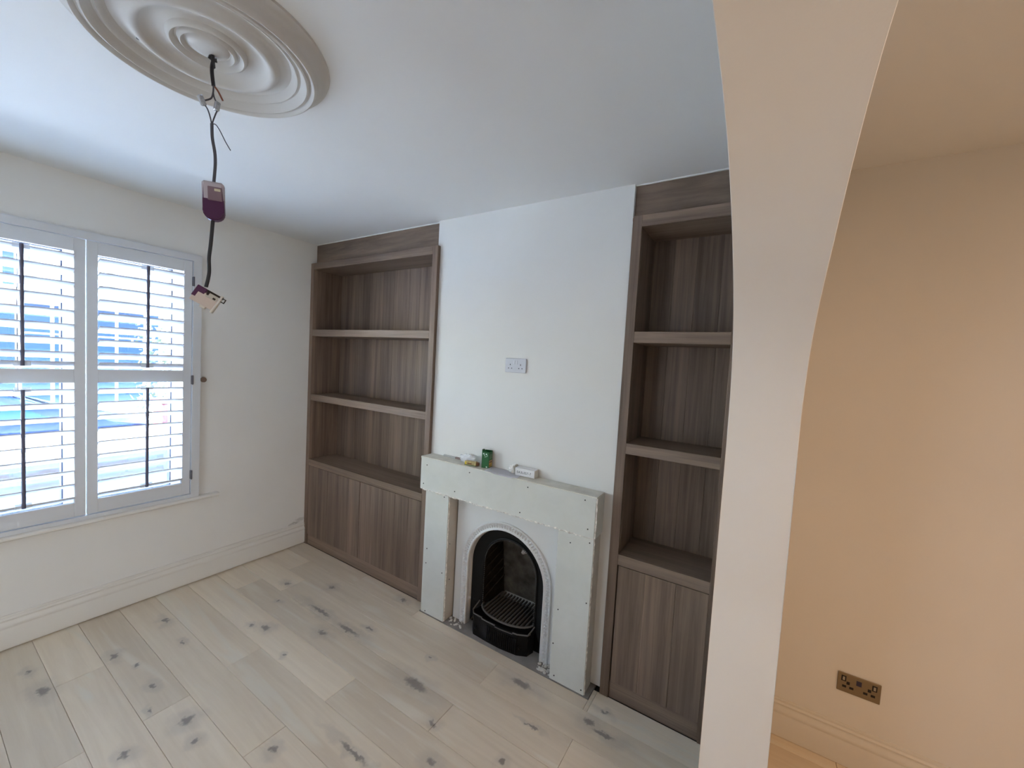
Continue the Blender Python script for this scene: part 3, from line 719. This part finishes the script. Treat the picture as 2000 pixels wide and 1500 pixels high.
# ------------------------------------------------------------------ things on the mantel
ZM = 1.0572
gb = thing('green_carton', 'open dark green carton with yellow side label on the mantel top', 'box', (1.972, 1.392, ZM))
GREEN = mat('green_card', (.012, .115, .03), .45, .4); GIN = mat('green_inside', (.05, .11, .06), .8)
Rg = Matrix.Translation((1.978, 1.392, ZM)) @ Matrix.Rotation(.22, 4, 'Z')
def gpart(name, mm, boxes, parent=gb, R=Rg, bev=0):
    bm = new()
    for b in boxes: box(bm, *b, bev=bev)
    bmesh.ops.transform(bm, matrix=R, verts=bm.verts[:]); return obj(name, bm, mm, parent)
a_, b_, h_ = .026, .024, .098
gpart('front_face', GREEN, [(-a_, -a_+.001, -b_, b_, 0, h_)]); gpart('side_face', GREEN, [(-a_, a_, -b_, -b_+.001, 0, h_)])
gpart('back_face', GREEN, [(a_-.001, a_, -b_, b_, 0, h_+.004)]); gpart('side_face', GREEN, [(-a_, a_, b_-.001, b_, 0, h_)]); gpart('bottom', GREEN, [(-a_, a_, -b_, b_, 0, .001)])
gpart('contents', GIN, [(-a_+.002, a_-.002, -b_+.002, b_-.002, .002, h_-.014)])
gpart('side_label', mat('yellow_label', (.48, .30, .05), .5), [(-a_+.003, a_-.004, -b_-.0006, -b_, .006, .030)]); gpart('side_label', mat('tan_label', (.42, .24, .12), .5), [(-a_+.003, a_-.004, -b_-.0006, -b_, .030, .046)])
gpart('label_print', mat('label_dark', (.06, .03, .02), .5), [(-a_+.008, -a_+.016, -b_-.0011, -b_-.0006, .010, .020), (-.002, .006, -b_-.0011, -b_-.0006, .012, .018), (-a_+.006, a_-.010, -b_-.0011, -b_-.0006, .033, .038)])
gpart('side_picture', mat('pale_green_print', (.10, .20, .11), .5), [(-a_+.008, a_-.006, -b_-.0006, -b_, .055, .084)])
bm = new()
for (y, z, s_) in ((.012, .086, .006), (.006, .078, .004), (-.006, .084, .006), (-.012, .076, .0035), (.002, .068, .0035), (-.006, .070, .003), (-.010, .006, .006)):
    quad(bm, (-a_-.0006, y-s_, z), (-a_-.0006, y+s_*.4, z-s_*.6), (-a_-.0006, y+s_, z+s_*.5), (-a_-.0006, y-s_*.2, z+s_))
bmesh.ops.transform(bm, matrix=Rg, verts=bm.verts[:]); obj('torn_print', bm, mat('white_print', (.6, .66, .62), .5), gb)
bm = new(); quad(bm, (-a_, -b_, h_), (-a_, b_, h_), (-a_-.004, b_*.8, h_+.012), (-a_-.003, -b_*.5, h_+.006)); quad(bm, (-a_, b_, h_), (a_, b_, h_), (a_*.6, b_+.004, h_+.010), (-a_*.6, b_+.004, h_+.012))
bmesh.ops.solidify(bm, geom=bm.faces[:], thickness=.0008); bmesh.ops.transform(bm, matrix=Rg, verts=bm.verts[:]); obj('flap', bm, GREEN, gb)

# white sheet of paper hanging over the front edge
bm = new(); N_ = 12
cor = [(1.893, 1.355), (2.006, 1.372), (2.000, 1.150), (1.888, 1.120)]
grid = []
for i in range(N_+1):
    row = []
    for j in range(N_+1):
        u, v = i/N_, j/N_
        p0 = Vector(cor[0]).lerp(Vector(cor[1]), u); p1 = Vector(cor[3]).lerp(Vector(cor[2]), u); p = p0.lerp(p1, v)
        z = ZM+.0006 + .0012*math.sin(v*7+u*3)**2
        if u < .12 and .25 < v < .85: z -= .004*(1-u/.12)
        row.append(bm.verts.new((p.x, p.y, z+(.004 if u < .15 and v > .9 else 0))))
    grid.append(row)
for i in range(N_):
    for j in range(N_): bm.faces.new([grid[i][j], grid[i+1][j], grid[i+1][j+1], grid[i][j+1]])
bmesh.ops.solidify(bm, geom=bm.faces[:], thickness=.0005)
obj('paper_sheet', bm, mat('paper_white', (.88, .88, .93), .6, .3), smooth=True, label='white sheet of paper lying over the front edge of the mantel', category='paper')

# small white carton with black code, lying on its side
wb = thing('white_carton', 'small white carton with black printed code lying on the mantel', 'box', (1.975, 1.10, ZM+.002))
Rw = Matrix.Translation((1.981, 1.110, ZM+.0022)) @ Matrix.Rotation(.06, 4, 'Z')
CW = mat('carton_white', (.78, .78, .78), .5, .3); CB = mat('carton_end', (.64, .60, .52), .6)
gpart('body', CW, [(-.026, .026, -.062, .062, 0, .043)], wb, Rw, .001)
gpart('end_flap', CB, [(-.0255, .0255, -.0632, -.062, .0005, .0425)], wb, Rw)
bm = new()
for k in range(5):
    quad(bm, (-.024+.011*k, .060, .008*(k % 2)), (-.015+.011*k, .060, .004), (-.014+.011*k, .080-.004*(k % 3), .050+.006*(k % 2)), (-.023+.009*k, .078, .040+.008*((k+1) % 2)))
bmesh.ops.solidify(bm, geom=bm.faces[:], thickness=.0008); bmesh.ops.transform(bm, matrix=Rw, verts=bm.verts[:]); obj('torn_flap', bm, CB, wb)
def text_mesh(s, size, mm, parent, M4, name='printed_code'):
    c = bpy.data.curves.new(name, 'FONT'); c.body = s; c.size = size; c.extrude = .00015; c.align_x = 'CENTER'; c.space_character = 1.08
    o = bpy.data.objects.new(name+'_tmp', c); col.objects.link(o)
    dg = bpy.context.evaluated_depsgraph_get(); me = bpy.data.meshes.new_from_object(o.evaluated_get(dg))
    bpy.data.objects.remove(o)
    bm = new(); bm.from_mesh(me); bmesh.ops.transform(bm, matrix=M4, verts=bm.verts[:]); return obj(name, bm, mm, parent)
# text on the face looking to -X : right = -Y, up = Z
T4 = Rw @ Matrix(((0, 0, -1, -.0266), (-1, 0, 0, .004), (0, 1, 0, .014), (0, 0, 0, 1)))
text_mesh('0A3L057-7', .019, BLKP, wb, T4)
# crumpled tissue beside it
bm = new(); bmesh.ops.create_icosphere(bm, subdivisions=3, radius=1, matrix=Matrix.Translation((1.985, 1.205, ZM+.022)) @ Matrix.Rotation(.5, 4, 'X') @ Matrix.Diagonal((.018, .022, .024, 1)))
for v in bm.verts:
    q = v.co.copy(); v.co += (q-Vector((1.985, 1.205, ZM+.022)))*(noise.noise(q*70)*.9)
    v.co.z = max(v.co.z, ZM+.0015)
obj('crumpled_tissue', bm, mat('tissue', (.80, .78, .75), .8), label='crumpled white tissue at the left end of the white carton', category='tissue')
# clear bag
bm = new(); bmesh.ops.create_icosphere(bm, subdivisions=4, radius=1, matrix=Matrix.Translation((1.982, 1.545, ZM+.020)) @ Matrix.Diagonal((.024, .066, .030, 1)))
for v in bm.verts:
    q = v.co.copy(); v.co += (q-Vector((1.982, 1.545, ZM+.020)))*(noise.noise(q*55)*.55); v.co.z = max(v.co.z, ZM+.001); v.co.x = min(v.co.x, 2.0125)
obj('plastic_bag', bm, mat('clear_film', (.92, .94, .98), .2, .6, alpha=.5), smooth=True, label='crumpled clear plastic bag on the left of the mantel', category='bag')
# snack pack
sp_ = thing('snack_packet', 'small yellow and cream packet in front of the plastic bag', 'packet', (1.945, 1.49, ZM))
Rs = Matrix.Translation((1.942, 1.485, ZM+.001)) @ Matrix.Rotation(.16, 4, 'Z')
gpart('pack', mat('packet_cream', (.42, .33, .15), .4, var=.3, vscale=70), [(-.013, .013, -.040, .040, 0, .026)], sp_, Rs, .002)
gpart('yellow_band', mat('packet_yellow', (.55, .40, .03), .4), [(-.0136, -.0128, .026, .038, .004, .022)], sp_, Rs)
gpart('green_base', mat('packet_green', (.10, .16, .06), .4), [(-.0136, .0134, -.039, .039, .0004, .005)], sp_, Rs)
gpart('brown_print', mat('packet_brown', (.16, .06, .02), .4), [(-.0136, -.0128, -.010, .020, .009, .016), (-.006, .013, -.052, -.030, .004, .022)], sp_, Rs)
# thin strips lying against the wall
bm = new(); box(bm, 2.000, 2.008, 1.665, 1.765, ZM, ZM+.010); obj('card_strip', bm, mat('pale_strip', (.42, .41, .40), .7), label='thin pale card strip lying at the back left of the mantel', category='card')
bm = new(); box(bm, 1.998, 2.010, 1.612, 1.663, ZM, ZM+.011); obj('wooden_shim', bm, mat('shim_brown', (.22, .15, .13), .7), label='short brownish shim between card strip and plastic bag', category='shim')

# ------------------------------------------------------------------ sockets
def socket(label, cx, cy, cz, mplate, mrock, depth, modern):
    s = thing('double_socket', label, 'socket', (cx, cy, cz-.043))
    W2, H2 = .073, .043
    bm = new(); box(bm, cx-depth, cx, cy-W2, cy+W2, cz-H2, cz+H2, .0035 if depth > .006 else .0018); obj('faceplate', bm, mplate, s)
    xf = cx-depth
    def bx(name, mm, y, z, hw, hh, d=.0006): bm = new(); box(bm, xf-d, xf+.0005, cy+y-hw, cy+y+hw, cz+z-hh, cz+z+hh); obj(name, bm, mm, s)
    if not modern:
        for y in (.008, -.008): bx('rocker_switch', mrock, y, .018, .0055, .0105, .003)
        for yo in (.036, -.036):
            bx('pin_hole', HOLE, yo, .004, .0022, .0045); bx('pin_hole', HOLE, yo+.011, -.017, .0035, .0022); bx('pin_hole', HOLE, yo-.011, -.017, .0035, .0022)
        for y in (.058, -.058): bx('fixing_screw', mplate, y, 0, .002, .002, .0004)
    else:
        for y in (.052, -.052):
            bx('rocker_surround', HOLE, y, .019, .0085, .0125, .0004); bx('rocker_switch', mrock, y, .019, .0038, .0075, .002)
        for yo, sx in ((.036, 1), (-.036, -1)):
            bx('pin_hole', HOLE, yo, .002, .0055, .0065); bx('pin_hole', HOLE, yo+.0125, -.016, .007, .005); bx('pin_hole', HOLE, yo-.0125, -.016, .007, .005)
        bx('usb_port', mat('usb_blue', (.02, .02, .06), .4), 0, .016, .009, .011)
    return s
socket('white plastic double wall socket high on the chimney breast', XC, 1.242, 1.692, WPLAST, mat('rocker_white', (.62, .63, .66), .3), .0095, False)
socket('brass double socket with dark inserts low on the rear room wall', XO, -.462, .368, BRASS, mat('rocker_cream', (.35, .31, .25), .35), .005, True)

# ------------------------------------------------------------------ outside the window
GZ0 = -.35
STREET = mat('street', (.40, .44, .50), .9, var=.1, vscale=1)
bm = new(); box(bm, -30, 40, 3.64, 60, GZ0-.1, GZ0); obj('ground_outside', bm, STREET, kind='structure')
gw = thing('garden_wall', 'low pale rendered garden wall with white coping outside the window', 'wall', (1, 5.1, GZ0))
def wall_stain():
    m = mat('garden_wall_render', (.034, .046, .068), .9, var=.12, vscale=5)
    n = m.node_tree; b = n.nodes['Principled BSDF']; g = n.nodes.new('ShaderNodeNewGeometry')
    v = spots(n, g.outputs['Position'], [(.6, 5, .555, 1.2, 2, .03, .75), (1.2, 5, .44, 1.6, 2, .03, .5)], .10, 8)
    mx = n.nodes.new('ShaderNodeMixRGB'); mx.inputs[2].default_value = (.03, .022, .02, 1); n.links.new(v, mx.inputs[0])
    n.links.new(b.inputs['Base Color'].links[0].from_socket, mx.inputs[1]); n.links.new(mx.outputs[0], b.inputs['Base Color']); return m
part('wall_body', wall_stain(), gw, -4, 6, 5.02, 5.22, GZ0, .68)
part('coping', mat('coping_white', (.8, .8, .8), .8), gw, -4, 6, 4.99, 5.25, .68, .86, bev=.01)
# parked blue car (side on)
car = thing('parked_car', 'dark blue parked car seen through the shutter slats', 'car', (0, 8.2, GZ0))
CARB = mat('car_blue', (.0022, .010, .038), .3, .3, coat=.2); CGL = mat('car_glass', (.005, .026, .07), .1, .4)
prof = [(-2.3, -.10), (-2.35, .25), (-2.2, .50), (-1.3, .62), (-.75, 1.08), (.55, 1.12), (1.35, .66), (2.05, .52), (2.12, .2), (2.05, -.10)]
bm = new(); prism(bm, [(x, z) for x, z in prof], 1, 7.4, 9.0)
bmesh.ops.bevel(bm, geom=[e for e in bm.edges if abs(e.verts[0].co.y-e.verts[1].co.y) < 1e-6], offset=.07, segments=3, affect='EDGES')
obj('body', bm, CARB, car, smooth=True)
bm = new(); prism(bm, [(-1.1, .66), (-.70, 1.02), (-.12, 1.05), (-.12, .66)], 1, 7.385, 7.42); obj('side_window', bm, CGL, car)
bm = new(); prism(bm, [(-.05, .66), (-.05, 1.05), (.5, 1.05), (1.15, .68)], 1, 7.385, 7.42); obj('side_window', bm, CGL, car)
for x in (-1.45, 1.4):
    bm = new(); cyl(bm, (x, 7.5, -.03), (0, 1, 0), .32, .22, 24); wh = obj('wheel', bm, BLKP, car, smooth=True)
    bm = new(); cyl(bm, (x, 7.385, -.03), (0, 1, 0), .2, .03, 20); obj('hubcap', bm, mat('alloy', (.6, .62, .65), .3, metal=.6), wh)
bm = new(); box(bm, 1.72, 2.08, 7.37, 7.42, .34, .46, .01); obj('headlamp', bm, mat('lamp_clear', (.7, .75, .8), .2), car)
# red and white bin by the hedge
rb = thing('red_bin', 'red and white street bin in front of the hedge outside', 'bin', (2.12, 7.05, GZ0))
part('body', mat('bin_red', (.06, .006, .012), .5), rb, 2.02, 2.22, 6.9, 7.2, GZ0, .88, bev=.02); part('panel', mat('bin_white', (.12, .12, .12), .5), rb, 2.10, 2.20, 6.885, 6.9, .45, .78); part('lid', mat('bin_red', (.5, .1, .1)), rb, 2.0, 2.24, 6.88, 7.22, .88, .93, bev=.01)
# hedge
bm = new()
for i in range(2600):
    x = random.uniform(3.0, 5.6); y = random.uniform(11.0, 12.0); z = random.uniform(GZ0, 2.25)
    s = random.uniform(.04, .08); d = Vector((random.gauss(0, 1), random.gauss(0, 1), random.gauss(0, 1))).normalized(); q = d.orthogonal().normalized()
    c = Vector((x, y, z)); r = d.cross(q)
    bm.faces.new([bm.verts.new(c+q*s), bm.verts.new(c+r*s*.5), bm.verts.new(c-q*s), bm.verts.new(c-r*s*.5)])
obj('hedge', bm, mat('hedge_leaf', (.022, .034, .014), .7, var=.4, vscale=9), kind='stuff', label='leafy green hedge across the street', category='hedge')
# opposite houses
YH = 16.0
ho = thing('opposite_house', 'white rendered house with a glazed ground floor across the street', 'house', (4.5, YH, GZ0))
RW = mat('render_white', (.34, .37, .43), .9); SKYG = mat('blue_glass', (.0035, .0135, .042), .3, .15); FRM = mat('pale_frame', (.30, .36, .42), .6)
part('wall', RW, ho, 1.86, 9.0, YH, YH+5, GZ0, 5.6)
for x0, x1, z0, z1 in ((1.97, 2.02, 2.95, 3.73), (2.05, 2.16, 2.95, 3.75), (3.45, 3.62, 3.2, 3.7), (3.9, 4.35, 3.25, 3.65), (5.4, 6.0, 3.0, 4.2)):
    wn = part('window', FRM, ho, x0-.02, x1+.02, YH-.04, YH, z0-.02, z1+.02); part('pane', mat('grey_glass', (.02, .03, .055), .2), wn, x0, x1, YH-.06, YH-.035, z0, z1)
part('canopy', mat('canopy_grey', (.035, .045, .075), .8, var=.3, vscale=4), ho, 1.86, 4.3, YH-.5, YH, 2.62, 2.88)
for x0, x1 in ((1.9, 2.38), (2.46, 3.0), (3.06, 3.62), (3.70, 4.25), (4.33, 4.6)):
    for z0, z1 in ((-.2, .95), (1.0, 1.75), (1.80, 2.52)):
        part('shop_pane', SKYG, ho, x0, x1, YH-.05, YH, z0, z1)
rf = new(); prism(rf, [(YH-.3, 5.6), (YH+2.5, 7.4), (YH+5.3, 5.6)], 0, 1.8, 9.1); obj('roof', rf, mat('slate', (.10, .11, .13), .8), ho)
hb = thing('brick_house', 'brick house with a blue glazed front beside the white house', 'house', (-1, YH, GZ0))
BRK = bpy.data.materials.new('brick_wall'); BRK.use_nodes = True
n_ = BRK.node_tree; bt = n_.nodes.new('ShaderNodeTexBrick'); g_ = n_.nodes.new('ShaderNodeNewGeometry'); mpn = n_.nodes.new('ShaderNodeMapping'); mpn.inputs['Rotation'].default_value = (PI/2, 0, 0)
n_.links.new(g_.outputs['Position'], mpn.inputs['Vector']); n_.links.new(mpn.outputs[0], bt.inputs['Vector']); bt.inputs['Scale'].default_value = 4.5
bt.inputs['Color1'].default_value = (.075, .045, .045, 1); bt.inputs['Color2'].default_value = (.10, .07, .065, 1); bt.inputs['Mortar'].default_value = (.12, .12, .12, 1)
n_.links.new(bt.outputs['Color'], n_.nodes['Principled BSDF'].inputs['Base Color'])
part('wall', BRK, hb, -6.0, 1.84, YH+.1, YH+5, GZ0, 5.4)
for x0, x1, z0, z1 in ((1.62, 1.80, 2.95, 3.75), (.3, 1.1, 3.0, 4.2), (-2, -1.1, 3, 4.2)):
    wn = part('window', FRM, hb, x0-.04, x1+.04, YH+.05, YH+.1, z0-.04, z1+.04); part('pane', SKYG, wn, x0, x1, YH+.03, YH+.055, z0, z1)
for x0, x1 in ((.55, 1.05), (1.13, 1.50), (1.56, 1.80)):
    part('shop_pane', SKYG, hb, x0, x1, YH+.04, YH+.1, -.1, 2.40)
rf = new(); prism(rf, [(YH-.2, 5.4), (YH+2.6, 7.2), (YH+5.3, 5.4)], 0, -6.1, 1.78); obj('roof', rf, mat('slate', (.1, .11, .13)), hb)
